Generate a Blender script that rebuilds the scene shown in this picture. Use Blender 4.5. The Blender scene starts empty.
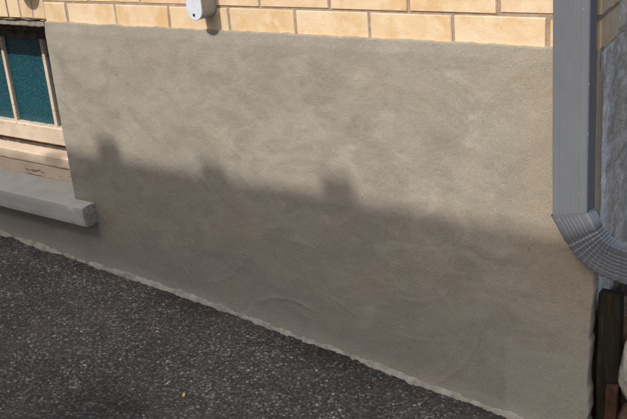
import bpy, bmesh, math, random
import numpy as np
from mathutils import Matrix, Vector

random.seed(7)
rng = np.random.default_rng(11)
scene = bpy.context.scene
COL = scene.collection

# ------------------------------------------------------------------ camera, sky, sun, exposure
# World: the rendered wall is the plane y = 0, x runs along it, z = 0 is a bed joint of the yellow
# brickwork (0.9 m above the tarmac). Camera solved from the brick joints (225 mm apart).
cam_d = bpy.data.cameras.new("camera")
cam = bpy.data.objects.new("camera", cam_d)
COL.objects.link(cam)
cam_d.sensor_width = 36.0
cam_d.lens = 36.0 * 950.27 / 627.0
cam_d.clip_start = 0.02
cam_d.clip_end = 500.0
right = Vector((0.7892, 0.6083, -0.0844))
down = Vector((0.1492, -0.3231, -0.9345))
fwd = Vector((-0.5958, 0.7249, -0.3457))
M3 = Matrix((right, -down, -fwd)).transposed().to_4x4()
M3.translation = Vector((2.4219, -1.8458, 0.3473))
cam.matrix_world = M3
scene.camera = cam

SUN = Vector((0.15, 1.0, -1.0)).normalized()          # direction the light travels
elev = math.asin(-SUN.z)
world = bpy.data.worlds.new("World")
scene.world = world
world.use_nodes = True
wn = world.node_tree
sky = wn.nodes.new("ShaderNodeTexSky")
sky.sky_type = 'NISHITA'
sky.sun_disc = False
sky.sun_elevation = elev
sky.air_density = 1.0
sky.dust_density = 5.0
sky.ozone_density = 0.6
sky.sun_rotation = math.atan2(-SUN.x, -SUN.y)
wn.links.new(sky.outputs[0], wn.nodes["Background"].inputs[0])
wn.nodes["Background"].inputs[1].default_value = 0.12

sun_d = bpy.data.lights.new("sun", 'SUN')
sun_d.energy = 2.3
sun_d.angle = math.radians(0.53)
sun_d.color = (1.0, 0.945, 0.865)
sun = bpy.data.objects.new("sun", sun_d)
COL.objects.link(sun)
sun.rotation_euler = SUN.to_track_quat('-Z', 'Y').to_euler()
sun.location = (0, -6, 8)

scene.view_settings.view_transform = 'Standard'
scene.view_settings.look = 'None'
scene.view_settings.gamma = 1.0
scene.view_settings.exposure = 0.60

# ------------------------------------------------------------------ numpy noise
def vnoise(x, y, seed=0):
    xi = np.floor(x).astype(np.int64); yi = np.floor(y).astype(np.int64)
    fx = x - xi; fy = y - yi
    fx = fx * fx * (3 - 2 * fx); fy = fy * fy * (3 - 2 * fy)
    def h(a, b):
        n = (a * 374761393 + b * 668265263 + seed * 974634777) & 0xffffffff
        n = ((n ^ (n >> 13)) * 1274126177) & 0xffffffff
        n = (n ^ (n >> 16)) & 0xffffffff
        return n / 4294967295.0
    return ((h(xi, yi) * (1 - fx) + h(xi + 1, yi) * fx) * (1 - fy)
            + (h(xi, yi + 1) * (1 - fx) + h(xi + 1, yi + 1) * fx) * fy) * 2 - 1

def fbm(x, y, octaves=4, seed=0):
    x = np.asarray(x, float); y = np.asarray(y, float)
    t = 0; a = 1.0; s = 0
    for o in range(octaves):
        t = t + a * vnoise(x * 2 ** o, y * 2 ** o, seed + o); s += a; a *= 0.5
    return t / s

# ------------------------------------------------------------------ node helpers
def new_mat(name):
    m = bpy.data.materials.new(name); m.use_nodes = True
    return m, m.node_tree, m.node_tree.nodes["Principled BSDF"]

class NT:
    """tiny shorthand for building node trees"""
    def __init__(self, name):
        self.m, self.t, self.b = new_mat(name)
        self.tc = self.t.nodes.new("ShaderNodeTexCoord")
        self.obj = self.tc.outputs["Object"]
    def link(self, a, b): self.t.links.new(a, b)
    def mapping(self, scale=(1, 1, 1), loc=(0, 0, 0), rot=(0, 0, 0), vec=None):
        n = self.t.nodes.new("ShaderNodeMapping")
        n.inputs["Scale"].default_value = scale; n.inputs["Location"].default_value = loc
        n.inputs["Rotation"].default_value = rot
        self.link(vec or self.obj, n.inputs["Vector"]); return n.outputs[0]
    def noise(self, scale, detail=4, rough=0.55, vec=None, dist=0.0):
        n = self.t.nodes.new("ShaderNodeTexNoise")
        n.inputs["Scale"].default_value = scale; n.inputs["Detail"].default_value = detail
        n.inputs["Roughness"].default_value = rough; n.inputs["Distortion"].default_value = dist
        self.link(vec or self.obj, n.inputs["Vector"]); return n.outputs["Fac"]
    def voronoi(self, scale, vec=None, out="Distance"):
        n = self.t.nodes.new("ShaderNodeTexVoronoi")
        n.inputs["Scale"].default_value = scale
        self.link(vec or self.obj, n.inputs["Vector"]); return n.outputs[out]
    def ramp(self, fac, stops, interp='LINEAR'):
        n = self.t.nodes.new("ShaderNodeValToRGB")
        n.color_ramp.interpolation = interp
        e = n.color_ramp.elements
        while len(e) > 1: e.remove(e[0])
        for i, (p, c) in enumerate(stops):
            c = c if hasattr(c, '__len__') else (c, c, c)
            k = e[0] if i == 0 else e.new(p)
            k.position = p; k.color = (*c, 1)
        self.link(fac, n.inputs[0]); return n.outputs[0]
    def mix(self, fac, a, b, mode='MIX'):
        n = self.t.nodes.new("ShaderNodeMix"); n.data_type = 'RGBA'; n.blend_type = mode
        for i, v in ((0, fac), (6, a), (7, b)):
            if isinstance(v, (int, float)): n.inputs[i].default_value = v
            elif isinstance(v, (tuple, list)): n.inputs[i].default_value = (*v, 1)
            else: self.link(v, n.inputs[i])
        return n.outputs[2]
    def math(self, op, a, b=0.0, clamp=False):
        n = self.t.nodes.new("ShaderNodeMath"); n.operation = op; n.use_clamp = clamp
        for i, v in ((0, a), (1, b)):
            if isinstance(v, (int, float)): n.inputs[i].default_value = v
            else: self.link(v, n.inputs[i])
        return n.outputs[0]
    def maprange(self, v, a, b, c=0.0, d=1.0):
        n = self.t.nodes.new("ShaderNodeMapRange"); n.clamp = True
        n.interpolation_type = 'SMOOTHSTEP'
        self.link(v, n.inputs[0])
        for i, q in zip((1, 2, 3, 4), (a, b, c, d)): n.inputs[i].default_value = q
        return n.outputs[0]
    def xyz(self, vec=None):
        n = self.t.nodes.new("ShaderNodeSeparateXYZ"); self.link(vec or self.obj, n.inputs[0]); return n.outputs
    def attr(self, name):
        n = self.t.nodes.new("ShaderNodeAttribute"); n.attribute_name = name; return n.outputs
    def rand(self):
        n = self.t.nodes.new("ShaderNodeObjectInfo"); return n.outputs["Random"]
    def bump(self, h, strength=0.5, dist=0.002, normal=None):
        n = self.t.nodes.new("ShaderNodeBump")
        n.inputs["Strength"].default_value = strength; n.inputs["Distance"].default_value = dist
        self.link(h, n.inputs["Height"])
        if normal: self.link(normal, n.inputs["Normal"])
        return n.outputs[0]
    def done(self, color=None, rough=0.8, normal=None, spec=0.3, metal=0.0):
        b = self.b
        if color is not None:
            if isinstance(color, (tuple, list)): b.inputs["Base Color"].default_value = (*color, 1)
            else: self.link(color, b.inputs["Base Color"])
        if isinstance(rough, (int, float)): b.inputs["Roughness"].default_value = rough
        else: self.link(rough, b.inputs["Roughness"])
        if normal: self.link(normal, b.inputs["Normal"])
        b.inputs["Specular IOR Level"].default_value = spec
        b.inputs["Metallic"].default_value = metal
        return self.m

# ------------------------------------------------------------------ materials
def mat_render():
    n = NT("cement_render")
    x, y, z = n.xyz()
    big = n.noise(2.3, 5, 0.6, dist=0.6)
    mid = n.noise(7.5, 5, 0.6, vec=n.mapping((1, 1, 1.7), (3, 0, 1)), dist=1.0)
    fine = n.noise(70, 4, 0.65)
    grain = n.noise(650, 2, 0.6)
    base = n.ramp(big, [(0.30, (0.250, 0.232, 0.200)), (0.50, (0.302, 0.284, 0.247)), (0.70, (0.350, 0.330, 0.288))])
    c = n.mix(n.maprange(mid, 0.40, 0.68), base, (0.225, 0.215, 0.188))
    pale = n.math('MULTIPLY', n.maprange(n.noise(6.5, 5, 0.6, vec=n.mapping((1, 1, 1.5), (11, 0, 5)), dist=0.8), 0.52, 0.70),
                  n.maprange(x, 0.6, 1.2, 0.1, 0.75))
    c = n.mix(pale, c, (0.43, 0.405, 0.36))
    # darker, greener cement low down, edge broken up by noise
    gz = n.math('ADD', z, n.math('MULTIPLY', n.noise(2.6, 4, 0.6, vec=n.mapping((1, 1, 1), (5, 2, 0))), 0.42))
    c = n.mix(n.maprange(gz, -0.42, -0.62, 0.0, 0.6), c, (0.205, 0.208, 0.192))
    # iron-brown bloom beside the downpipe
    bx = n.math('ADD', x, n.math('MULTIPLY', n.noise(5, 4, 0.6), 0.24))
    c = n.mix(n.math('MULTIPLY', n.maprange(bx, 1.50, 1.74, 0.0, 0.55), n.maprange(z, -0.78, -0.55, 0.15, 1.0)), c, (0.29, 0.236, 0.172))
    tan = n.maprange(n.noise(5.2, 4, 0.6, vec=n.mapping((1, 1, 1.6), (2, 0, 9)), dist=0.5), 0.50, 0.70, 0, 0.36)
    c = n.mix(tan, c, (0.32, 0.262, 0.19))
    topz = n.math('ADD', z, n.math('MULTIPLY', n.noise(8, 4, 0.6, vec=n.mapping((0.5, 1, 1), (7, 0, 0))), 0.16))
    c = n.mix(n.maprange(topz, -0.05, 0.01, 0, 0.45), c, (0.225, 0.212, 0.186))
    # square patch of newer, smoother cement low at the corner
    px = n.math('ADD', x, n.math('MULTIPLY', n.noise(18, 3, 0.6), 0.03)); pz = n.math('ADD', z, n.math('MULTIPLY', n.noise(15, 3, 0.6, vec=n.mapping(loc=(1, 2, 3))), 0.04))
    c = n.mix(n.math('MULTIPLY', n.maprange(px, 1.475, 1.49), n.maprange(pz, -0.735, -0.765, 0, 0.65)), c, (0.315, 0.315, 0.285))
    c = n.mix(n.maprange(n.noise(260, 3, 0.7, vec=n.mapping(loc=(6, 1, 2))), 0.42, 0.68, 0.0, 0.42), c, (0.185, 0.172, 0.15))
    c = n.mix(n.maprange(n.noise(420, 3, 0.7), 0.38, 0.66, 0.0, 0.36), c, (0.47, 0.44, 0.385))
    c = n.mix(n.maprange(n.noise(140, 2, 0.5), 0.70, 0.78, 0, 0.5), c, (0.5, 0.47, 0.42))
    c = n.mix(1.0, c, (0.99, 0.97, 0.92), 'MULTIPLY')
    trowel = n.noise(26, 4, 0.6, vec=n.mapping((0.35, 1, 1.6), rot=(0, 0.5, 0)), dist=1.3)
    b = n.bump(grain, 0.55, 0.0022)
    b = n.bump(fine, 0.28, 0.004, b)
    b = n.bump(trowel, 0.05, 0.005, b)
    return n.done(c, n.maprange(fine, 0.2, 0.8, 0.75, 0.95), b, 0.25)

def mat_brick():
    n = NT("yellow_brick")
    r = n.rand()
    off = n.t.nodes.new("ShaderNodeVectorMath"); off.operation = 'ADD'
    cmb = n.t.nodes.new("ShaderNodeCombineXYZ")
    n.link(n.math('MULTIPLY', r, 37.0), cmb.inputs[0]); n.link(n.math('MULTIPLY', r, 13.0), cmb.inputs[2])
    n.link(n.obj, off.inputs[0]); n.link(cmb.outputs[0], off.inputs[1]); v = off.outputs[0]
    base = n.ramp(r, [(0.0, (0.65, 0.49, 0.30)), (0.25, (0.71, 0.56, 0.38)), (0.5, (0.69, 0.52, 0.33)),
                      (0.75, (0.72, 0.58, 0.41)), (1.0, (0.64, 0.455, 0.265))])
    blot = n.noise(11, 4, 0.6, vec=v, dist=0.4)
    c = n.mix(n.maprange(blot, 0.42, 0.68, 0, 0.75), base, (0.60, 0.385, 0.18))
    c = n.mix(n.maprange(n.noise(19, 4, 0.6, vec=v), 0.48, 0.70, 0, 0.7), c, (0.74, 0.62, 0.46))
    sp = n.noise(160, 3, 0.6, vec=v)
    c = n.mix(n.maprange(sp, 0.64, 0.74, 0, 0.55), c, (0.42, 0.29, 0.16))
    c = n.mix(n.maprange(n.noise(420, 2, 0.6, vec=v), 0.3, 0.75, 0, 0.25), c, (0.50, 0.37, 0.22))
    b = n.bump(n.noise(420, 3, 0.6, vec=v), 0.5, 0.0016)
    b = n.bump(n.noise(60, 3, 0.6, vec=v), 0.35, 0.003, b)
    return n.done(c, 0.88, b, 0.2)

def mat_mortar():
    n = NT("brick_mortar")
    c = n.ramp(n.noise(40, 4, 0.6), [(0.3, (0.28, 0.21, 0.16)), (0.6, (0.40, 0.31, 0.245)), (0.8, (0.48, 0.39, 0.31))])
    b = n.bump(n.noise(320, 3, 0.6), 0.7, 0.003)
    return n.done(c, 0.95, b, 0.1)

def mat_tarmac():
    n = NT("tarmac")
    a = n.attr("chip")
    col = a[0]
    wide = n.noise(2.6, 4, 0.6, dist=0.5)
    c = n.mix(n.maprange(wide, 0.35, 0.65, 0.0, 0.24), col, (0.042, 0.041, 0.040))
    c = n.mix(n.maprange(n.noise(5, 4, 0.6, vec=n.mapping(loc=(4, 1, 0))), 0.50, 0.70, 0, 0.30), c, (0.125, 0.108, 0.090))
    c = n.mix(n.maprange(n.noise(38, 4, 0.65, vec=n.mapping(loc=(8, 3, 0))), 0.66, 0.74, 0, 0.45), c, (0.24, 0.225, 0.20))
    b = n.bump(n.noise(900, 2, 0.6), 0.6, 0.0012)
    return n.done(c, n.maprange(n.noise(300, 2, 0.5), 0.3, 0.7, 0.65, 0.95), b, 0.3)

def mat_ground():
    n = NT("far_tarmac")
    v = n.voronoi(150, out="Color")
    g = n.t.nodes.new("ShaderNodeRGBToBW"); n.link(v, g.inputs[0])
    c = n.ramp(g.outputs[0], [(0.2, 0.03), (0.6, (0.07, 0.065, 0.06)), (0.9, (0.16, 0.15, 0.14))])
    b = n.bump(n.voronoi(150), 1.0, 0.004)
    return n.done(c, 0.9, b, 0.3)

def mat_mortar_fillet():
    n = NT("mortar_fillet")
    c = n.ramp(n.noise(30, 5, 0.65), [(0.3, (0.26, 0.242, 0.208)), (0.50, (0.40, 0.378, 0.33)), (0.75, (0.54, 0.515, 0.455))])
    c = n.mix(n.maprange(n.noise(110, 3, 0.6), 0.60, 0.72, 0, 0.45), c, (0.12, 0.112, 0.10))
    b = n.bump(n.noise(250, 4, 0.7), 0.9, 0.005)
    return n.done(c, 0.95, b, 0.15)

def mat_sill():
    n = NT("painted_sill")
    c = n.ramp(n.noise(9, 4, 0.6, dist=0.6), [(0.3, (0.37, 0.375, 0.35)), (0.7, (0.47, 0.475, 0.445))])
    e = n.attr("chip")[0]
    g = n.t.nodes.new("ShaderNodeRGBToBW"); n.link(e, g.inputs[0])
    chip = n.math('MULTIPLY', g.outputs[0], n.maprange(n.noise(70, 4, 0.7), 0.32, 0.5))
    c = n.mix(chip, c, n.ramp(n.noise(90, 4, 0.7), [(0.3, (0.20, 0.185, 0.16)), (0.7, (0.36, 0.34, 0.30))]))
    c = n.mix(n.maprange(n.noise(60, 4, 0.7), 0.64, 0.72, 0, 0.6), c, (0.22, 0.21, 0.19))
    b = n.bump(n.noise(240, 3, 0.6), 0.35, 0.002)
    b = n.bump(n.noise(35, 3, 0.6), 0.25, 0.004, b)
    return n.done(c, 0.6, b, 0.35)

def mat_cream_timber():
    n = NT("cream_paint_timber")
    c = n.ramp(n.noise(14, 4, 0.6), [(0.3, (0.52, 0.415, 0.31)), (0.7, (0.64, 0.53, 0.41))])
    peel = n.noise(17, 6, 0.72, vec=n.mapping((0.5, 1, 2.4)))
    zz = n.xyz()[2]
    peel = n.math('ADD', peel, n.maprange(zz, -0.55, -0.63, 0.0, 0.045))
    c = n.mix(n.maprange(peel, 0.615, 0.635), c, n.ramp(n.noise(60, 3), [(0.35, (0.10, 0.07, 0.05)), (0.65, (0.24, 0.17, 0.115))]))
    c = n.mix(n.maprange(n.noise(120, 4, 0.7), 0.56, 0.75, 0, 0.55), c, (0.33, 0.25, 0.18))
    b = n.bump(peel, 0.4, 0.004)
    b = n.bump(n.noise(200, 3, 0.6, vec=n.mapping((0.2, 1, 1))), 0.3, 0.0015, b)
    return n.done(c, 0.6, b, 0.3)

def mat_glass():
    n = NT("teal_obscure_glass")
    mott = n.noise(120, 4, 0.65, dist=0.5)
    c = n.ramp(mott, [(0.32, (0.003, 0.032, 0.048)), (0.52, (0.006, 0.066, 0.086)), (0.74, (0.022, 0.125, 0.148))])
    b = n.bump(n.voronoi(160), 0.5, 0.003)
    b = n.bump(mott, 0.4, 0.004, b)
    n.b.inputs["Coat Weight"].default_value = 0.12
    n.b.inputs["Coat Roughness"].default_value = 0.25
    return n.done(c, 0.45, b, 0.4)

def mat_weathered(name, dark, light, scale=30):
    n = NT(name)
    c = n.ramp(n.noise(scale, 5, 0.65, dist=0.4), [(0.3, dark), (0.7, light)])
    b = n.bump(n.noise(scale * 6, 4, 0.65), 0.6, 0.003)
    return n.done(c, 0.85, b, 0.2)

def mat_pipe():
    n = NT("grey_coated_aluminium")
    c = n.ramp(n.noise(6, 4, 0.6, vec=n.mapping((1, 1, 0.3))), [(0.3, (0.118, 0.130, 0.148)), (0.7, (0.150, 0.162, 0.180))])
    c = n.mix(n.maprange(n.noise(110, 3, 0.65, vec=n.mapping((1.0, 1, 0.55))), 0.68, 0.73, 0, 0.8), c, (0.42, 0.43, 0.44))
    c = n.mix(n.maprange(n.noise(22, 4, 0.65), 0.60, 0.74, 0, 0.35), c, (0.17, 0.17, 0.168))
    b = n.bump(n.noise(300, 2, 0.5), 0.12, 0.001)
    return n.done(c, n.maprange(n.noise(30, 3), 0.3, 0.7, 0.28, 0.42), b, 0.75)

def mat_side():
    n = NT("old_lime_rubble")
    x, y, z = n.xyz()
    s = n.math('ADD', y, n.math('MULTIPLY', n.noise(9, 4, 0.65), 0.09))
    c = n.ramp(n.noise(16, 6, 0.7, dist=0.8), [(0.24, (0.24, 0.20, 0.16)), (0.40, (0.47, 0.415, 0.345)),
                                              (0.56, (0.62, 0.565, 0.49)), (0.70, (0.76, 0.72, 0.66))])
    wh = n.math('MULTIPLY', n.maprange(n.noise(24, 5, 0.7, vec=n.mapping((1, 1, 0.35))), 0.36, 0.54),
                n.math('MULTIPLY', n.maprange(s, 0.05, 0.085), n.maprange(s, 0.175, 0.12)))
    c = n.mix(wh, c, (0.86, 0.85, 0.81))
    c = n.mix(n.maprange(s, 0.07, 0.03, 0, 0.8), c, (0.52, 0.46, 0.365))
    c = n.mix(n.maprange(n.noise(38, 5, 0.7, vec=n.mapping(loc=(3, 3, 3))), 0.62, 0.70, 0, 0.8), c, (0.78, 0.76, 0.72))
    zz = n.math('ADD', z, n.math('MULTIPLY', n.noise(14, 4, 0.6), 0.16))
    c = n.mix(n.maprange(zz, -0.555, -0.60), c, n.ramp(n.noise(30, 4, 0.6), [(0.35, (0.05, 0.034, 0.024)), (0.7, (0.13, 0.095, 0.07))]))
    b = n.bump(n.noise(150, 5, 0.7), 0.9, 0.006)
    b = n.bump(n.noise(28, 4, 0.7), 0.8, 0.02, b)
    return n.done(c, 0.92, b, 0.2)

def mat_dark_wood():
    n = NT("rotten_timber")
    g = n.noise(55, 5, 0.7, vec=n.mapping((1, 1, 0.09)), dist=0.6)
    c = n.ramp(g, [(0.30, (0.010, 0.009, 0.007)), (0.55, (0.030, 0.025, 0.018)), (0.78, (0.075, 0.060, 0.042))])
    c = n.mix(n.maprange(n.noise(20, 4, 0.6), 0.55, 0.7, 0, 0.4), c, (0.030, 0.036, 0.022))
    b = n.bump(g, 0.9, 0.006)
    return n.done(c, 0.95, b, 0.08)

def mat_soil():
    n = NT("dark_soil")
    c = n.ramp(n.noise(40, 6, 0.7), [(0.3, (0.018, 0.012, 0.008)), (0.6, (0.055, 0.036, 0.023)), (0.8, (0.11, 0.08, 0.055))])
    b = n.bump(n.noise(120, 5, 0.7), 1.0, 0.01)
    return n.done(c, 0.95, b, 0.15)

def mat_fixture(name, col, rough, metal=0.0):
    n = NT(name)
    c = n.mix(n.maprange(n.noise(90, 4, 0.65), 0.45, 0.75, 0, 0.35), col, tuple(q * 0.6 for q in col))
    b = n.bump(n.noise(260, 2, 0.5), 0.15, 0.001)
    return n.done(c, rough, b, 0.4, metal)

def mat_slate():
    n = NT("roof_slate")
    c = n.ramp(n.noise(8, 4, 0.6), [(0.3, (0.05, 0.055, 0.065)), (0.7, (0.10, 0.105, 0.115))])
    return n.done(c, 0.7, n.bump(n.noise(60, 3), 0.4, 0.004), 0.3)

MAT = dict(render=mat_render(), brick=mat_brick(), mortar=mat_mortar(), tarmac=mat_tarmac(), ground=mat_ground(),
           fillet=mat_mortar_fillet(), sill=mat_sill(), cream=mat_cream_timber(), glass=mat_glass(),
           drip=mat_weathered("weathered_lead_grey", (0.20, 0.165, 0.135), (0.38, 0.33, 0.28), 24),
           brown=mat_weathered("shade_brown_timber", (0.045, 0.034, 0.026), (0.16, 0.125, 0.095), 40),  # brown timber, darkened in colour for the shade under the head and in the groove
           pipe=mat_pipe(), side=mat_side(), dwood=mat_dark_wood(), soil=mat_soil(),
           fxface=mat_fixture("pale_grey_plastic", (0.60, 0.64, 0.70), 0.45), fxside=mat_fixture("galvanised_side", (0.37, 0.37, 0.365), 0.5, 0.25),
           dark=mat_fixture("dark_screw", (0.03, 0.03, 0.03), 0.5), slate=mat_slate(),
           redbrick=mat_weathered("red_brown_timber", (0.030, 0.016, 0.010), (0.085, 0.038, 0.022), 35),
           oldbrick=mat_weathered("dark_old_brick", (0.075, 0.046, 0.032), (0.21, 0.145, 0.105), 30),
           stone=mat_weathered("pale_stone", (0.26, 0.24, 0.20), (0.60, 0.58, 0.53), 45),
           clay=mat_weathered("clay_ridge", (0.22, 0.09, 0.05), (0.34, 0.15, 0.09), 20),
           wall2=mat_weathered("pebble_dash", (0.26, 0.24, 0.21), (0.42, 0.40, 0.36), 40))

# ------------------------------------------------------------------ object helpers
def link_mesh(name, me, mat, parent=None, smooth=False):
    if mat is not None and not me.materials: me.materials.append(mat)
    o = bpy.data.objects.new(name, me); COL.objects.link(o)
    if parent is not None:
        o.parent = parent
        o.matrix_parent_inverse = parent.matrix_world.inverted()
    if smooth: me.polygons.foreach_set("use_smooth", [True] * len(me.polygons))
    return o

def from_bm(name, bm, mat, parent=None, smooth=False):
    bmesh.ops.recalc_face_normals(bm, faces=bm.faces[:])
    me = bpy.data.meshes.new(name); bm.to_mesh(me); bm.free()
    return link_mesh(name, me, mat, parent, smooth)

def tag(o, label, cat, group=None):
    o["label"] = label; o["category"] = cat
    if group: o["group"] = group
    return o

def empty(name, loc):
    o = bpy.data.objects.new(name, None); COL.objects.link(o); o.location = loc
    bpy.context.view_layer.update(); return o

def grid_mesh(name, P, mask=None, attr=None):
    """P: (ny, nx, 3) array of points; mask: (ny-1, nx-1) faces kept"""
    ny, nx = P.shape[:2]
    idx = np.arange(ny * nx).reshape(ny, nx)
    q = np.stack([idx[:-1, :-1], idx[:-1, 1:], idx[1:, 1:], idx[1:, :-1]], -1)
    q = q[mask] if mask is not None else q.reshape(-1, 4)
    verts = P.reshape(-1, 3)
    used = np.unique(q); remap = np.full(ny * nx, -1, np.int64); remap[used] = np.arange(len(used))
    q = remap[q]; verts = verts[used]
    me = bpy.data.meshes.new(name)
    me.vertices.add(len(verts)); me.vertices.foreach_set("co", verts.astype(np.float32).ravel())
    me.loops.add(q.size); me.loops.foreach_set("vertex_index", q.astype(np.int32).ravel())
    me.polygons.add(len(q)); me.polygons.foreach_set("loop_start", np.arange(0, q.size, 4, dtype=np.int32))
    me.polygons.foreach_set("loop_total", np.full(len(q), 4, np.int32))
    me.polygons.foreach_set("use_smooth", np.ones(len(q), bool))
    if attr is not None:
        a = me.color_attributes.new("chip", 'FLOAT_COLOR', 'POINT')
        a.data.foreach_set("color", attr.reshape(-1, 4)[used].astype(np.float32).ravel())
    me.update(calc_edges=True); me.validate()
    return me

def box(bm, x0, x1, y0, y1, z0, z1, bev=0.0):
    r = bmesh.ops.create_cube(bm, size=1.0)
    vs = r["verts"]
    for v in vs:
        v.co = Vector((x0 + (v.co.x + .5) * (x1 - x0), y0 + (v.co.y + .5) * (y1 - y0), z0 + (v.co.z + .5) * (z1 - z0)))
    if bev > 0:
        es = list({e for v in vs for e in v.link_edges})
        bmesh.ops.bevel(bm, geom=es, offset=bev, segments=2, affect='EDGES', profile=0.6)
    return vs

def prism(bm, poly, z0, z1):
    lo = [bm.verts.new((x, y, z0)) for x, y in poly]; hi = [bm.verts.new((x, y, z1)) for x, y in poly]
    n = len(poly)
    bm.faces.new(lo[::-1]); bm.faces.new(hi)
    for i in range(n): bm.faces.new((lo[i], lo[(i + 1) % n], hi[(i + 1) % n], hi[i]))

# ------------------------------------------------------------------ shared dimensions
CX = 1.69                                   # outer corner of the house
A101 = math.radians(101)                    # the return wall is not quite square
SD = (math.cos(A101), math.sin(A101))       # direction of the return wall
WX = -0.11                                  # right edge of the window opening
WL = -1.32                                  # left edge of the window opening
TOPZ = 0.90
GX = [-30, -3.0, -1.2, -0.43, -0.08, 0.13, 0.39, 0.59, 0.83, 0.97, 1.13, 1.29, 1.49, 1.9, 3.0, 30]
GZ = [-0.82, -0.82, -0.835, -0.8644, -0.881, -0.8863, -0.9004, -0.910, -0.9279, -0.9366, -0.9523, -0.9652, -0.9792, -1.015, -1.06, -1.06]
def zg(x): return np.interp(x, GX, GZ) - 0.004

# ------------------------------------------------------------------ ground
xs = np.concatenate([np.linspace(-40, -3.2, 10), np.linspace(-3, 3.2, 63), np.linspace(3.4, 40, 10)])
ys = np.concatenate([np.linspace(-40, -4, 10), np.linspace(-3.6, 3.6, 25), np.linspace(4, 40, 10)])
X, Y = np.meshgrid(xs, ys)
ground = link_mesh("ground", grid_mesh("ground", np.stack([X, Y, zg(X) - 0.012], -1)), MAT['ground'])
ground["kind"] = "structure"

def tarmac_patch():
    sp = 0.0021
    xs = np.arange(-1.05, 1.80, sp); ys = np.arange(-0.92, -0.002, sp)
    X, Y = np.meshgrid(xs, ys)
    cell = 0.0050
    U = X / cell; V = Y / cell
    ui = np.floor(U).astype(np.int64); vi = np.floor(V).astype(np.int64)
    N = 701
    jx = rng.random((N, N)); jy = rng.random((N, N)); rad = rng.random((N, N)); tone = rng.random((N, N)); hue = rng.random((N, N))
    best = np.full(U.shape, 9.0); hgt = np.full(U.shape, -1.0); T = np.zeros(U.shape); H = np.zeros(U.shape)
    for dx in (-1, 0, 1):
        for dy in (-1, 0, 1):
            a = (ui + dx) % N; b = (vi + dy) % N
            d2 = (U - (ui + dx + jx[a, b])) ** 2 + (V - (vi + dy + jy[a, b])) ** 2
            r = 0.42 + 0.42 * rad[a, b]
            h = np.sqrt(np.clip(r * r - d2, 0, None)) * (0.7 + 0.6 * hue[a, b])
            m = h > hgt
            hgt = np.where(m, h, hgt); T = np.where(m, tone[a, b], T); H = np.where(m, hue[a, b], H)
    worn = np.clip(0.5 + 1.1 * fbm(X * 3.1, Y * 3.1, 4, 5), 0, 1)
    edge = np.minimum.reduce([X - xs[0], xs[-1] - X, Y - ys[0]]) / 0.08
    edge = np.clip(edge, 0, 1)
    Z = zg(X) + hgt * cell * 0.50 - 0.002 + 0.0035 * fbm(X * 9, Y * 9, 4, 9) + 0.006 * fbm(X * 1.7, Y * 1.7, 2, 3) - 0.02 * (1 - edge)
    # tone per stone: mostly dark basalt, some greys, a few pale chips; binder between stones
    v = 0.036 + 0.105 * T ** 1.8 + np.where(T > 0.88, 1.1 * (T - 0.88), 0) + np.where(T > 0.993, 0.14, 0)
    v *= 0.62 + 0.85 * worn
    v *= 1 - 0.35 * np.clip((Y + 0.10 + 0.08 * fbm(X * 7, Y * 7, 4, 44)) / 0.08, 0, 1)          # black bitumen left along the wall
    binder = hgt < 0.22
    v = np.where(binder, 0.035, v)
    v = v * 1.12; Rr = v * (1.00 + 0.12 * H); Gg = v * (0.98 + 0.05 * H); Bb = v * (0.93 - 0.06 * H)
    attr = np.stack([Rr, Gg, Bb, np.ones_like(v)], -1)
    return grid_mesh("tarmac", np.stack([X, Y, Z], -1), attr=attr)
tarmac = link_mesh("tarmac", tarmac_patch(), MAT['tarmac']); tarmac["kind"] = "structure"

def soil_patch():
    xs = np.linspace(1.42, 2.3, 120); ys = np.linspace(0.0, 1.2, 150)
    X, Y = np.meshgrid(xs, ys)
    Z = zg(X) + 0.004 + 0.022 * fbm(X * 9, Y * 9, 5, 21) + 0.05 * np.clip((Y - 0.03) / 0.4, 0, 1)
    return grid_mesh("soil", np.stack([X, Y, Z], -1))
soil = link_mesh("soil", soil_patch(), MAT['soil']); soil["kind"] = "structure"

# ------------------------------------------------------------------ house
house = tag(empty("house", (0.6, 0.15, -0.95)), "yellow brick house with grey cement rendered base and teal glazed window", "house")

# core of the wall: what shows of it is the mortar between the bricks
bm = bmesh.new()
def side_pt(s, inset=0.0): return (CX - inset + SD[0] * s, 0.004 + SD[1] * s)
prism(bm, [(-1.75, 0.0022), (CX - 0.005, 0.0022), side_pt(2.9, 0.005), (-1.75, 2.9)], -0.0555, TOPZ)          # above
prism(bm, [(WX + 0.004, 0.0022), (CX - 0.03, 0.0022), side_pt(2.9, 0.03), (WX + 0.004, 2.9)], -1.25, -0.0555)      # right of window
prism(bm, [(WL, 0.005), (WX + 0.004, 0.005), (WX + 0.004, 0.55), (WL, 0.55)], -1.25, -0.700)                       # below
prism(bm, [(-1.75, 0.005), (WL, 0.005), (WL, 0.55), (-1.75, 0.55)], -1.25, -0.0555)                                # left of window
brickwork = from_bm("brickwork", bm, MAT['mortar'], house)

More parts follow.
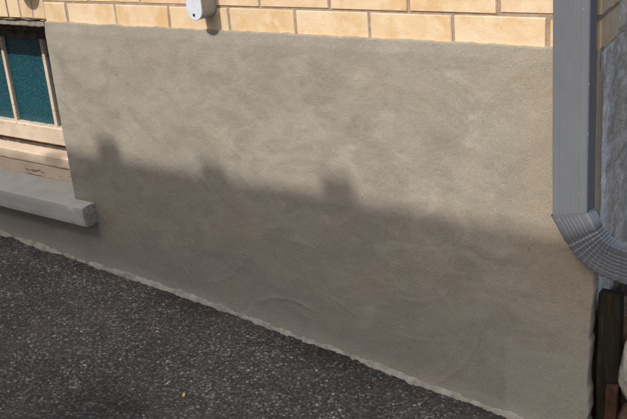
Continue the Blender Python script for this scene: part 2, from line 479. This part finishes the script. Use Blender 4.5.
# bricks, every one an object of its own under the brickwork
def brick_mesh(L, Hh, Dp, seed):
    r = random.Random(seed); bm = bmesh.new()
    box(bm, -L / 2, L / 2, 0, Dp, -Hh / 2, Hh / 2)
    bmesh.ops.bevel(bm, geom=bm.edges[:], offset=0.0018, segments=1, affect='EDGES')
    for v in bm.verts:
        v.co += Vector((r.uniform(-1, 1) * .0010, r.uniform(-1, 1) * .0006, r.uniform(-1, 1) * .0009))
    bmesh.ops.recalc_face_normals(bm, faces=bm.faces[:])
    me = bpy.data.meshes.new("brick"); bm.to_mesh(me); bm.free(); me.materials.append(MAT['brick'])
    return me
stretch = [brick_mesh(0.2165, 0.0692, 0.1, s) for s in range(6)]
half = [brick_mesh(0.1035, 0.0692, 0.1, 20 + s) for s in range(3)]
soldier = [brick_mesh(0.0595, 0.217, 0.1, 40 + s) for s in range(4)]
def put_brick(me, x, z, y=0.0, rz=0.0):
    o = bpy.data.objects.new("brick", me); COL.objects.link(o); o.parent = brickwork
    o.matrix_parent_inverse = brickwork.matrix_world.inverted()
    o.location = (x, y + random.uniform(-.0012, .0012), z + random.uniform(-.0008, .0008))
    o.rotation_euler = (0, random.uniform(-.003, .003), rz)
    return o
def corner_brick(front, side, z):
    """an acute-angled quoin: front = length on the street face, side = length on the return"""
    bm = bmesh.new(); t = 0.1
    o = Vector((CX - 0.0005, 0.0))
    a = o - Vector((front, 0)); s = o + Vector(SD) * side
    if side > 0.15: poly = [tuple(a), tuple(o), tuple(s), (s.x - 0.1, s.y), (a.x, 0.1)]
    else: poly = [tuple(a), tuple(o), tuple(s), (a.x, s.y)]
    prism(bm, poly, -0.0346, 0.0346)
    bmesh.ops.bevel(bm, geom=bm.edges[:], offset=0.004, segments=2, affect='EDGES')
    bmesh.ops.recalc_face_normals(bm, faces=bm.faces[:])
    me = bpy.data.meshes.new("brick"); bm.to_mesh(me); bm.free(); me.materials.append(MAT['brick'])
    b = bpy.data.objects.new("brick", me); COL.objects.link(b); b.parent = brickwork
    b.matrix_parent_inverse = brickwork.matrix_world.inverted()
    b.location = (0, 0, z)
for c in range(-1, 12):
    z = c * 0.075 + 0.0375
    odd = (c % 2 != 0)                       # lower visible course c = -1: joints at k * 0.225
    over_window = c <= 1                     # soldier course stands here
    if odd:
        ks = [k * 0.225 + 0.1125 for k in range(-8, 7)]
        corner_brick(0.1125, 0.212, z)
    else:
        ks = [k * 0.225 for k in range(-7, 7)]
        corner_brick(0.2245, 0.102, z)
    for x in ks:
        if over_window and x - 0.11 < WX + 0.002:
            if odd and abs(x + 0.1125) < 0.01:
                put_brick(half[c % 3], -0.0565, z)
            elif (not odd) and abs(x) < 0.01:
                o = put_brick(stretch[3], 0.0025, z); o.scale = (0.96, 1, 1)
            elif x + 0.11 < WL - 0.06: put_brick(stretch[(c + 3) % 6], x, z)
            continue
        put_brick(random.choice(stretch), x, z)
    # bricks on the return wall
    if not odd: start = 0.102 + 0.01
    else: start = 0.212 + 0.01
    s = start
    if c >= 0:
        while s + 0.2145 < 1.5:
            m = s + 0.107
            put_brick(random.choice(stretch), CX + SD[0] * m, z, SD[1] * m, A101)
            s += 0.225
for i in range(19):                          # upright bricks over the window
    x = WX - 0.031 - i * 0.0645
    if x < WL - 0.03: break
    put_brick(soldier[i % 4], x, 0.0545)

# cement render coat -------------------------------------------------------------
def render_coat():
    dx = 0.005
    xa = WX - np.arange(0, 290)[::-1] * dx          # ... to WX exactly
    xs = np.concatenate([xa, WX + np.arange(1, int((CX - WX) / dx)) * dx, [CX]])
    nz = 190
    t = np.linspace(0, 1, nz)
    top = -0.0615 + 0.0035 * fbm(xs * 7, xs * 0 + .3, 3, 2) + 0.0034 * fbm(xs * 38, xs * 0 + 4, 4, 3)
    top -= 0.004 * np.clip((0.4 - xs) / 0.5, 0, 1) * 0
    bot = zg(xs) - 0.03
    Z = top[None, :] * (1 - t[:, None]) + bot[None, :] * t[:, None]
    X = np.repeat(xs[None, :], nz, 0)
    # ragged right edge low down where the old coat broke away
    low = np.clip((-0.60 - Z) / 0.12, 0, 1)
    rag = low * (0.010 + 0.011 * fbm(Z * 16, Z * 0 + 1, 5, 8)) + 0.0015 * fbm(Z * 50, Z * 0, 3, 4)
    near = np.clip((X - (CX - 0.08)) / 0.08, 0, 1)
    X = X - rag * near
    # left edge beside the window is not perfectly straight
    e = np.clip(1 - np.abs(X - WX) / 0.06, 0, 1)
    X = X + e * 0.0022 * fbm(Z * 9, Z * 0 + 7, 3, 6)
    th = 0.0115 + 0.0030 * fbm(X * 2.5, Z * 2.5, 3, 12) + 0.0014 * fbm(X * 11, Z * 13, 3, 13) + 0.0007 * fbm(X * 40, Z * 40, 2, 14)
    # sweeps of the trowel: arcs with a slight ridge
    r = random.Random(5)
    for k in range(40):
        cx, cz = r.uniform(0.0, 1.6), r.uniform(-1.2, -0.5); R = r.uniform(0.14, 0.5)
        a0 = r.uniform(0, 6.28); span = r.uniform(0.3, 0.9); amp = r.uniform(.0008, .0020) * np.clip((-0.58 - Z) / 0.15, 0.0, 1)
        d = np.hypot(X - cx, (Z - cz) * 1.2) - R
        ang = np.abs((np.arctan2(Z - cz, X - cx) - a0 + np.pi) % (2 * np.pi) - np.pi)
        th += amp * np.exp(-(d / 0.0055) ** 2) * np.clip((span - ang) / 0.2, 0, 1)
        th += 0.5 * amp * np.clip(1 - np.abs(d + 0.03) / 0.03, 0, 1) * np.clip((span - ang) / 0.2, 0, 1)
    # edges feather back to the brick
    th *= 0.62 + 0.38 * np.clip((top[None, :] - Z) / 0.03, 0, 1)
    th += 0.012 * np.clip((zg(X) + 0.05 - Z) / 0.06, 0, 1) ** 2
    Yv = -th
    P = np.stack([X, Yv, Z], -1)
    # wrap the outer border back into the wall
    def back(row, y): q = row.copy(); q[..., 1] = y; return q
    P = np.concatenate([back(P[:1], 0.012), P], 0)
    nxt = P[:, -1:].copy(); nxt[..., 1] = 0.03; nxt[..., 0] -= 0.006
    P = np.concatenate([P, nxt], 1)
    fx = (P[:-1, :-1, 0] + P[1:, 1:, 0]) / 2; fz = (P[:-1, :-1, 2] + P[1:, 1:, 2]) / 2
    mask = ~((fx < WX) & (fz > -0.685))
    me = grid_mesh("render_coat", P, mask)
    return me
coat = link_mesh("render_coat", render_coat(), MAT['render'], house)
# window reveals
bm = bmesh.new()
vs = [bm.verts.new(p) for p in ((WX + .0005, -0.011, -0.063), (WX + .0005, 0.2, -0.063), (WX + .0005, 0.2, -0.69), (WX + .0005, -0.011, -0.69))]
bm.faces.new(vs)
from_bm("window_reveal", bm, MAT['render'], house)

# old return wall round the corner ------------------------------------------------
def side_wall():
    ss = np.concatenate([np.linspace(0.0, 0.62, 150), np.linspace(0.64, 2.86, 112)]); zs = np.linspace(-0.0712, -1.2, 230)
    S, Z = np.meshgrid(ss, zs)
    rough = 0.012 * fbm(S * 9, Z * 9, 5, 31) + 0.007 * np.abs(fbm(S * 24, Z * 24, 3, 37))
    off = rough * np.clip(S / 0.05, 0.12, 1) - 0.003
    off -= 0.034 * np.clip((-0.63 - Z) / 0.06, 0, 1) * np.clip(1 - S / 0.10, 0, 1)
    off += 0.010 * np.clip((S - 0.20) / 0.05, 0, 1)
    wt = np.clip((Z + 0.16) / 0.07, 0, 1); off = off * (1 - wt) + np.maximum(off, 0.002 * np.clip(S / 0.06, 0, 1) - 0.001) * wt
    nx, ny = math.sin(A101), -math.cos(A101)
    P = np.stack([CX + SD[0] * S + nx * off, 0.004 + SD[1] * S + ny * off, Z], -1)
    lip = P[:1].copy(); lip[..., 0] -= 0.05
    P = np.concatenate([lip, P], 0)
    return grid_mesh("side_wall", P)
side = link_mesh("side_wall", side_wall(), MAT['side'], house)
# old mortar smeared up the return beyond the quoins
def smear():
    ss = np.concatenate([np.linspace(0.185, 0.62, 80), np.linspace(0.64, 2.86, 90)]); zs = np.linspace(-0.12, 0.16, 70)
    S, Z = np.meshgrid(ss, zs)
    off = 0.010 + 0.010 * fbm(S * 16, Z * 16, 4, 51) - 0.03 * np.clip((0.235 - S + 0.03 * fbm(Z * 20, Z * 0, 3, 52)) / 0.05, 0, 1)
    off -= 0.03 * np.clip((Z - 0.10) / 0.05, 0, 1)
    nx, ny = math.sin(A101), -math.cos(A101)
    return grid_mesh("mortar_smear", np.stack([CX + SD[0] * S + nx * off, 0.004 + SD[1] * S + ny * off, Z], -1))
link_mesh("mortar_smear", smear(), MAT['side'], house)

# mortar fillet along the foot of the wall ----------------------------------------
def fillet():
    xs = np.arange(-1.6, CX - 0.02, 0.004); v = np.linspace(0, 1, 12)
    X, V = np.meshgrid(xs, v)
    wid = 0.017 + 0.012 * fbm(xs * 8, xs * 0, 4, 61) + 0.006 * fbm(xs * 60, xs * 0 + 3, 3, 62)
    wid = np.clip(wid, 0.0015, 0.05)
    hh = 0.012 + 0.006 * fbm(xs * 6, xs * 0 + 9, 4, 63)
    Yv = -0.010 - V * wid[None, :]
    Z = zg(X) + hh[None, :] * (1 - V) ** 1.4 + 0.004 * (1 - V) + 0.0045 * fbm(X * 70, V * 5, 4, 64) - 0.008 * np.clip((V - .85) / .15, 0, 1) + 0.0022
    return grid_mesh("mortar_fillet", np.stack([X, Yv, Z], -1))
link_mesh("mortar_fillet", fillet(), MAT['fillet'], house)

# ------------------------------------------------------------------ window
bm = bmesh.new()
box(bm, WL, WX - 0.001, 0.115, 0.20, -0.150, -0.0775, 0.003)          # head
box(bm, WX - 0.035, WX - 0.002, 0.118, 0.20, -0.466, -0.151, 0.003)   # right jamb
box(bm, WL, WL + 0.035, 0.118, 0.20, -0.466, -0.151, 0.003)           # left jamb
window = from_bm("window", bm, MAT['brown'], house)  # head coloured dark brown for the shade it sits in
# drip board under the upright bricks
def board(name, mat, x0, x1, y0, y1, z0, z1, bev, par, wob=0.0015, slope=0.0):
    bm = bmesh.new(); n = 60
    prof = [(y0, z0 + bev), (y0, z1 - bev), (y0 + bev, z1), (y1, z1 + slope), (y1, z0), (y0 + bev, z0)]
    rows = []
    for i in range(n + 1):
        x = x0 + (x1 - x0) * i / n
        rows.append([bm.verts.new((x, y + wob * random.uniform(-1, 1) * .6, z + wob * random.uniform(-1, 1) * .6)) for y, z in prof])
    for a, b in zip(rows[:-1], rows[1:]):
        for j in range(len(prof)): bm.faces.new((a[j], a[(j + 1) % 6], b[(j + 1) % 6], b[j]))
    bm.faces.new(rows[0]); bm.faces.new(rows[-1][::-1])
    return from_bm(name, bm, mat, par)
board("drip_board", MAT['drip'], WL, WX - 0.002, 0.012, 0.150, -0.0845, -0.064, 0.004, window, 0.002)
board("mortar_bed", MAT['drip'], WL, WX - 0.002, 0.006, 0.09, -0.0632, -0.0535, 0.002, window, 0.006)
board("bead", MAT['brown'], WL, WX - 0.002, 0.060, 0.114, -0.108, -0.088, 0.003, window, 0.001)
board("bottom_rail", MAT['cream'], WL, WX - 0.002, 0.122, 0.19, -0.530, -0.466, 0.004, window, 0.001, 0.0)
board("groove_strip", MAT['brown'], WL, WX - 0.002, 0.140, 0.19, -0.556, -0.531, 0.002, window, 0.002)  # dark strip standing in for the shaded gap, with its peeled brown timber
board("timber_sill", MAT['cream'], WL, WX - 0.002, 0.084, 0.19, -0.600, -0.557, 0.006, window, 0.0015, 0.006)
board("timber_subsill", MAT['cream'], WL, WX - 0.002, 0.090, 0.19, -0.652, -0.601, 0.004, window, 0.0015)
bars = [-0.3515 - 0.237 * k for k in range(5)]
for x in bars[:4]:
    bm = bmesh.new(); box(bm, x - 0.0088, x + 0.0088, 0.138, 0.168, -0.4665, -0.1505, 0.004)
    from_bm("glazing_bar", bm, MAT['cream'], window)
edges = [WX - 0.036] + bars[:4] + [WL + 0.036]
for a, b in zip(edges[:-1], edges[1:]):
    bm = bmesh.new(); box(bm, min(a, b) + 0.001, max(a, b) - 0.001, 0.152, 0.157, -0.4675, -0.149)
    from_bm("pane", bm, MAT['glass'], window)

# concrete sill with a broken right end ------------------------------------------
def sill():
    bm = bmesh.new()
    x0, x1 = -1.42, -0.0135
    n = 150; prof = []
    for y, z in ((0.10, -0.722), (-0.0575, -0.722), (-0.0593, -0.7214), (-0.060, -0.7195), (-0.060, -0.700), (-0.060, -0.680), (-0.060, -0.6585), (-0.0592, -0.6562), (-0.0570, -0.6555), (-0.02, -0.6535), (0.02, -0.652), (0.10, -0.649)):
        prof.append((y, z))
    m = len(prof); P = np.zeros((n + 1 + 3, m, 3)); A = np.zeros((n + 4, m, 4)); A[..., 3] = 1
    u = np.linspace(0, 1, n + 1) ** 0.55
    for i in range(n + 1):
        x = x0 + (x1 - x0) * u[i]
        for j, (y, z) in enumerate(prof):
            P[i, j] = (x, y, z)
    # end cap: three rings shrinking to the middle
    for k, f in enumerate((0.97, 0.6, 0.12)):
        for j, (y, z) in enumerate(prof):
            P[n + 1 + k, j] = (x1 + 0.001, 0.02 + (y - 0.02) * f, -0.687 + (z + 0.687) * f)
    X, Yy, Z = P[..., 0], P[..., 1], P[..., 2]
    d = np.clip((X - (x1 - 0.03)) / 0.03, 0, 1)
    nn = fbm(Yy * 40 + X * 25, Z * 45, 4, 71); n2 = fbm(Yy * 70 + 9, Z * 60 + X * 40, 3, 72)
    P[..., 0] += d ** 2 * 0.012 * nn
    P[..., 2] += d * 0.004 * n2
    P[..., 1] += d * 0.004 * n2
    edge = np.zeros(m); edge[[2, 3, 7, 8]] = 1
    ch = np.clip(fbm(X * 26, X * 0 + 2, 4, 73) - 0.38, 0, 1)
    P[..., 2] -= (edge * (np.arange(m) > 5))[None] * ch * 0.008
    P[..., 1] += edge[None] * ch * 0.006
    P[..., 2] += 0.0012 * fbm(X * 5, Yy * 5, 3, 75)
    c = np.clip(np.clip((X - (x1 - 0.014)) / 0.012, 0, 1) + edge[None] * ch * 3, 0, 1)
    A[..., 0] = A[..., 1] = A[..., 2] = c
    return grid_mesh("window_sill", P, attr=A)
link_mesh("window_sill", sill(), MAT['sill'], house)

# ------------------------------------------------------------------ downpipe with wrinkled elbow
dp = tag(empty("downpipe", (1.6488, -0.035, -0.42)), "grey ribbed rectangular metal downpipe with wrinkled elbow at the wall corner", "downpipe")
PW, PD = 0.079, 0.040
def section():
    pts = []
    r = 0.006
    def ribs(t):           # outward relief of a ribbed face, t in 0..1
        a = 0.0
        if 0.12 < t < 0.88:
            q = ((t - 0.12) / 0.76 * 6) % 1.0
            a = -0.0016 * max(0.0, 1 - abs(q - 0.5) / 0.22)
        return a
    N = 61
    for i in range(N):                                     # front, u 0..1, v = 0
        t = i / (N - 1); u = r + t * (PW - 2 * r); pts.append((u, 0 - ribs(t), 'f'))
    for k in range(1, 5):
        a = k / 5 * math.pi / 2; pts.append((PW - r + r * math.sin(a), r - r * math.cos(a), 'c'))
    for i in range(13):                                    # inner side, u = PW
        t = i / 12; pts.append((PW + (0.001 * math.cos(t * 6.283 * 3) - 0.001), r + t * (PD - 2 * r), 's'))
    for k in range(1, 5):
        a = k / 5 * math.pi / 2; pts.append((PW - r + r * math.cos(a), PD - r + r * math.sin(a), 'c'))
    for i in range(5): pts.append((PW - r - i / 4 * (PW - 2 * r), PD, 'b'))
    for k in range(1, 5):
        a = k / 5 * math.pi / 2; pts.append((r - r * math.sin(a), PD - r + r * math.cos(a), 'c'))
    for i in range(7): pts.append((0, PD - r - i / 6 * (PD - 2 * r), 'o'))
    for k in range(1, 5):
        a = k / 5 * math.pi / 2; pts.append((r - r * math.cos(a), r - r * math.sin(a), 'c'))
    return pts
SEC = section()
YF = -0.0555
def sweep(stations, name, parent):
    rows = []
    for ox, oz, th, grow, wr, *fd in stations:
        fade = fd[0] if fd else 0.0
        mit = fd[1] if len(fd) > 1 else 1.0
        c, s = math.cos(th), math.sin(th)
        row = []
        for u, v, kind in SEC:
            uu = (u - PW / 2) * (1 + grow / (PW / 2)) + PW / 2
            vv = (v - PD / 2) * (1 + grow / (PD / 2)) + PD / 2
            if fade and kind == 'f' : vv = vv * (1 - fade)
            if wr:                                          # wrinkles: deep inside, shallow outside
                uu += -wr * (0.35 + 1.6 * max(0, u / PW - 0.55)) if kind in 'sc' and u > PW / 2 else (wr * 0.3 if u < 0.006 else 0)
                vv += wr * (0.9 if v < PD / 2 else 0.0)
            row.append((ox + uu * c * mit, YF + vv, oz + uu * s * mit))
        row.append(row[0]); rows.append(row)
    me = grid_mesh(name, np.array(rows))
    return link_mesh(name, me, MAT['pipe'], parent)
X0 = 1.6092
# straight pipe, outer edge x = X0; its lower end is mitred into the elbow
rows = []
st = [(X0, 1.15 - i * (1.15 + 0.30) / 8, 0.0, 0, 0) for i in range(9)]
pipe = sweep(st + [(X0 + 0.0004, -0.4175, math.radians(15), -0.0003, 0, 0, 1 / math.cos(math.radians(15)))], "pipe", dp)
# elbow: list of outer-edge points and headings
est = []
O = Vector((X0 - 0.0008, -0.416))
mk = 1 / math.cos(math.radians(15))
est.append((O.x, O.y + 0.0005, math.radians(15), 0.0018 * mk, 0, 0, mk))
est.append((O.x, O.y - 0.0015, math.radians(15.5), 0.0014 * mk, 0, 0, mk))
th = math.radians(30)
for d in (0.0255, 0.044, 0.062):
    p = O + Vector((math.sin(th), -math.cos(th))) * d
    est.append((p.x, p.y, th, 0.0012, 0))
NW, SUB = 10, 8
total = math.radians(87) - th
for w in range(NW):
    step = 0.0146 if w > 1 else 0.0155
    for s in range(SUB):
        th += total / (NW * SUB)
        p = p + Vector((math.sin(th), -math.cos(th))) * step / SUB
        f = (s + 1) / SUB
        wr = 0.0046 * (1 - (1 - f) ** 1.5) if f < 0.99 else 0.0006
        est.append((p.x, p.y, th, 0.0012 - 0.0002 * w / NW, wr, 0.35))
for k in range(5):
    p = p + Vector((math.sin(th), -math.cos(th))) * 0.02
    est.append((p.x, p.y, th, 0.0012, 0))
elbow = sweep(est, "elbow", dp)
dp.location.z = dp.location.z

# ------------------------------------------------------------------ box on the wall and the light over the window
def stadium(bm, cx, zb, zt, w, y0, y1, seg=14):
    r = w / 2; pts = []
    for i in range(seg + 1):
        a = math.pi + math.pi * i / seg; pts.append((cx + r * math.cos(a), zb + r + r * math.sin(a)))
    for i in range(seg + 1):
        a = math.pi * i / seg; pts.append((cx + r * math.cos(a), zt - r + r * math.sin(a)))
    f = [bm.verts.new((x, y0, z)) for x, z in pts]; b = [bm.verts.new((x, y1, z)) for x, z in pts]
    bm.faces.new(f); bm.faces.new(b[::-1])
    n = len(pts)
    for i in range(n): bm.faces.new((f[i], b[i], b[(i + 1) % n], f[(i + 1) % n]))
def wall_box(name, cx, zb, zt, w, depth, label, cat):
    e = tag(empty(name, (cx, 0, zb)), label, cat)
    bm = bmesh.new(); stadium(bm, cx, zb + 0.001, zt - 0.001, w - 0.002, -depth + 0.004, 0.004)
    body = from_bm("body", bm, MAT['fxside'], e)
    bm = bmesh.new(); stadium(bm, cx, zb, zt, w, -depth, -depth + 0.0035)
    es = [ed for ed in bm.edges if abs(ed.verts[0].co.y - ed.verts[1].co.y) < 1e-6 and ed.verts[0].co.y < -depth + .001]
    bmesh.ops.bevel(bm, geom=es, offset=0.0012, segments=2, affect='EDGES')
    face = from_bm("cover", bm, MAT['fxface'], e)
    for z in (zb + w * 0.27, zt - w * 0.27):
        bm = bmesh.new(); bmesh.ops.create_cone(bm, cap_ends=True, segments=14, radius1=0.0042, radius2=0.0036, depth=0.002,
            matrix=Matrix.Translation((cx - 0.003, -depth - 0.0004, z)) @ Matrix.Rotation(math.pi / 2, 4, 'X'))
        from_bm("screw", bm, MAT['dark'], face)
    return e
wall_box("junction_box", 0.6105, -0.0275, 0.115, 0.055, 0.059, "pale grey round-ended junction box screwed to the yellow bricks", "junction box")
wall_box("bulkhead_light", -0.185, 0.092, 0.26, 0.085, 0.120, "deep round-ended light fitting on the bricks above the window", "wall light")

# ------------------------------------------------------------------ odds and ends at the corner
def rough_block(name, mat, dims, loc, rot, amp, seed, parent=None, cuts=5, bev=0.006):
    bm = bmesh.new(); dx, dy, dz = dims
    box(bm, -dx / 2, dx / 2, -dy / 2, dy / 2, 0, dz)
    bmesh.ops.subdivide_edges(bm, edges=bm.edges[:], cuts=cuts, use_grid_fill=True)
    r = np.array([v.co[:] for v in bm.verts])
    n1 = fbm(r[:, 0] * 30 + r[:, 2] * 11, r[:, 1] * 30 + r[:, 2] * 17, 3, seed)
    n2 = fbm(r[:, 2] * 26 + 5, r[:, 0] * 31 + r[:, 1] * 23, 3, seed + 3)
    for v, a, b in zip(bm.verts, n1, n2): v.co += Vector((a, b, a * 0.8)) * amp
    o = from_bm(name, bm, mat, parent)
    o.location = loc; o.rotation_euler = rot
    return o
post = rough_block("timber_post", MAT['dwood'], (0.048, 0.026, 0.46), (1.7180, 0.016, -1.065), (0, 0, 0.05), 0.003, 81, cuts=9)
tag(post, "short dark rotten timber post below the pipe elbow", "post")
rb = rough_block("timber_offcut", MAT['redbrick'], (0.024, 0.026, 0.245), (1.738, -0.020, -1.065), (0, 0, 0.2), 0.003, 85)
tag(rb, "reddish brown timber offcut standing against the foot of the dark post", "timber")
old = []
for k in range(5):
    b = rough_block("old_brick", MAT['oldbrick'], (0.205, 0.10, 0.062), (1.795 + (0.012, -0.006, 0.004, 0.010, -0.004)[k], 0.110 + 0.004 * (k % 3), -1.000 + k * 0.0645), (0, 0, (0.05, -0.03, 0.02, -0.05, 0.03)[k]), 0.004, 101 + k)
    tag(b, ["dark brown old brick at the bottom of the stack behind the post", "second dark brown old brick from the bottom of the stack behind the post",
            "middle dark brown old brick of the stack behind the post", "second dark brown old brick from the top of the stack behind the post",
            "dark brown old brick topmost of the stack behind the post"][k], "brick", "old bricks stacked behind the post")
def rock(name, mat, r, loc, seed, label):
    bm = bmesh.new(); bmesh.ops.create_icosphere(bm, subdivisions=3, radius=1.0)
    p = np.array([v.co[:] for v in bm.verts])
    n = fbm(p[:, 0] * 1.3 + p[:, 2] * .9 + seed, p[:, 1] * 1.3 - p[:, 2] * 1.1, 4, seed)
    for v, k in zip(bm.verts, n):
        v.co = Vector((v.co.x * r[0], v.co.y * r[1], v.co.z * r[2])) * (1 + 0.35 * k)
    o = from_bm(name, bm, mat, None, True); o.location = loc
    return tag(o, label, "stone")
rock("stone", MAT['stone'], (0.062, 0.05, 0.085), (1.800, 0.030, -0.792), 91, "pale whitish stone in front of the old brick stack by the post")
rock("stone", MAT['oldbrick'], (0.075, 0.055, 0.085), (1.812, 0.030, -0.945), 95, "dark brown stone under the pale whitish stone by the post")

bm = bmesh.new()
pts = [(0, -0.008, 0), (0.0035, -0.003, .001), (0.004, 0.003, .0015), (0, 0.009, .003), (-0.004, 0.002, .002), (-0.003, -0.004, 0)]
top = [bm.verts.new((x, y, z + .0007)) for x, y, z in pts]; low = [bm.verts.new(p) for p in pts]
bm.faces.new(top); bm.faces.new(low[::-1])
for i in range(6): bm.faces.new((low[i], low[(i + 1) % 6], top[(i + 1) % 6], top[i]))
leaf = from_bm("fallen_leaf", bm, mat_fixture("yellow_leaf", (0.62, 0.52, 0.10), 0.6))
leaf.location = (0.7649, -0.4245, float(zg(0.7649)) + 0.0045); leaf.rotation_euler = (0.1, 0.1, 0.6)
tag(leaf, "tiny yellow fallen leaf lying on the dark tarmac", "leaf")

# ------------------------------------------------------------------ building across the passage: its ridge shades the wall
RY = -3.9; RZ = -0.529 - 0.01 + 3.9 * 1.0
ob = tag(empty("outbuilding", (0.5, RY, -0.95)), "lean-to outbuilding with slate roof and clay ridge tiles facing the rendered wall", "outbuilding")
bm = bmesh.new()
box(bm, -3.6, 1.72, RY - 0.11, RY + 0.05, -1.15, RZ - 0.05)
box(bm, -3.6, 1.72, RY - 1.5, RY - 1.39, -1.15, RZ - 0.85)
box(bm, -3.6, -3.45, RY - 1.39, RY - 0.11, -1.15, RZ - 0.85)
box(bm, 1.57, 1.72, RY - 1.39, RY - 0.11, -1.15, RZ - 0.85)
from_bm("wall", bm, MAT['wall2'], ob)
bm = bmesh.new()                              # lean-to roof falling away from the passage
poly = [(RY - 1.62, RZ - 0.90), (RY + 0.045, RZ - 0.03), (RY + 0.045, RZ - 0.002), (RY - 1.62, RZ - 0.865)]
a = [bm.verts.new((-3.7, y, z)) for y, z in poly]; b = [bm.verts.new((1.78, y, z)) for y, z in poly]
for i in range(4): bm.faces.new((a[i], a[(i + 1) % 4], b[(i + 1) % 4], b[i]))
bm.faces.new(a); bm.faces.new(b[::-1])
roof = from_bm("roof", bm, MAT['slate'], ob)
def ridge_tile(x, L, collar_h):
    bm = bmesh.new()
    prof = [(-0.11, -0.045), (-0.06, -0.002), (-0.025, 0.03), (0.02, 0.03), (0.048, -0.01), (0.075, -0.085)]
    def run(x0, x1, k):
        A = [bm.verts.new((x0, RY + y * (1 + k), RZ + z + k0)) for (y, z), k0 in zip(prof, [k * .3, k, k, k, k, k * .3])]
        Bq = [bm.verts.new((x1, RY + y * (1 + k), RZ + z + k0)) for (y, z), k0 in zip(prof, [k * .3, k, k, k, k, k * .3])]
        for i in range(6): bm.faces.new((A[i], A[(i + 1) % 6], Bq[(i + 1) % 6], Bq[i]))
        bm.faces.new(A); bm.faces.new(Bq[::-1])
    run(x - L / 2, x + L / 2, 0.0)
    if collar_h > 0.003: run(x + L / 2 - 0.048, x + L / 2 + 0.048, collar_h)
    return from_bm("ridge_tile", bm, MAT['clay'], roof)
sx0 = 0.15 * 3.9
heights = {0: 0.054, 1: 0.036, 2: 0.058, 3: 0.004}
for k in range(-6, 6):
    xc = 0.112 + 0.4475 * k - sx0
    ridge_tile(xc - 0.2237, 0.446, heights.get(k, 0.045))

scene.render.engine = 'CYCLES'
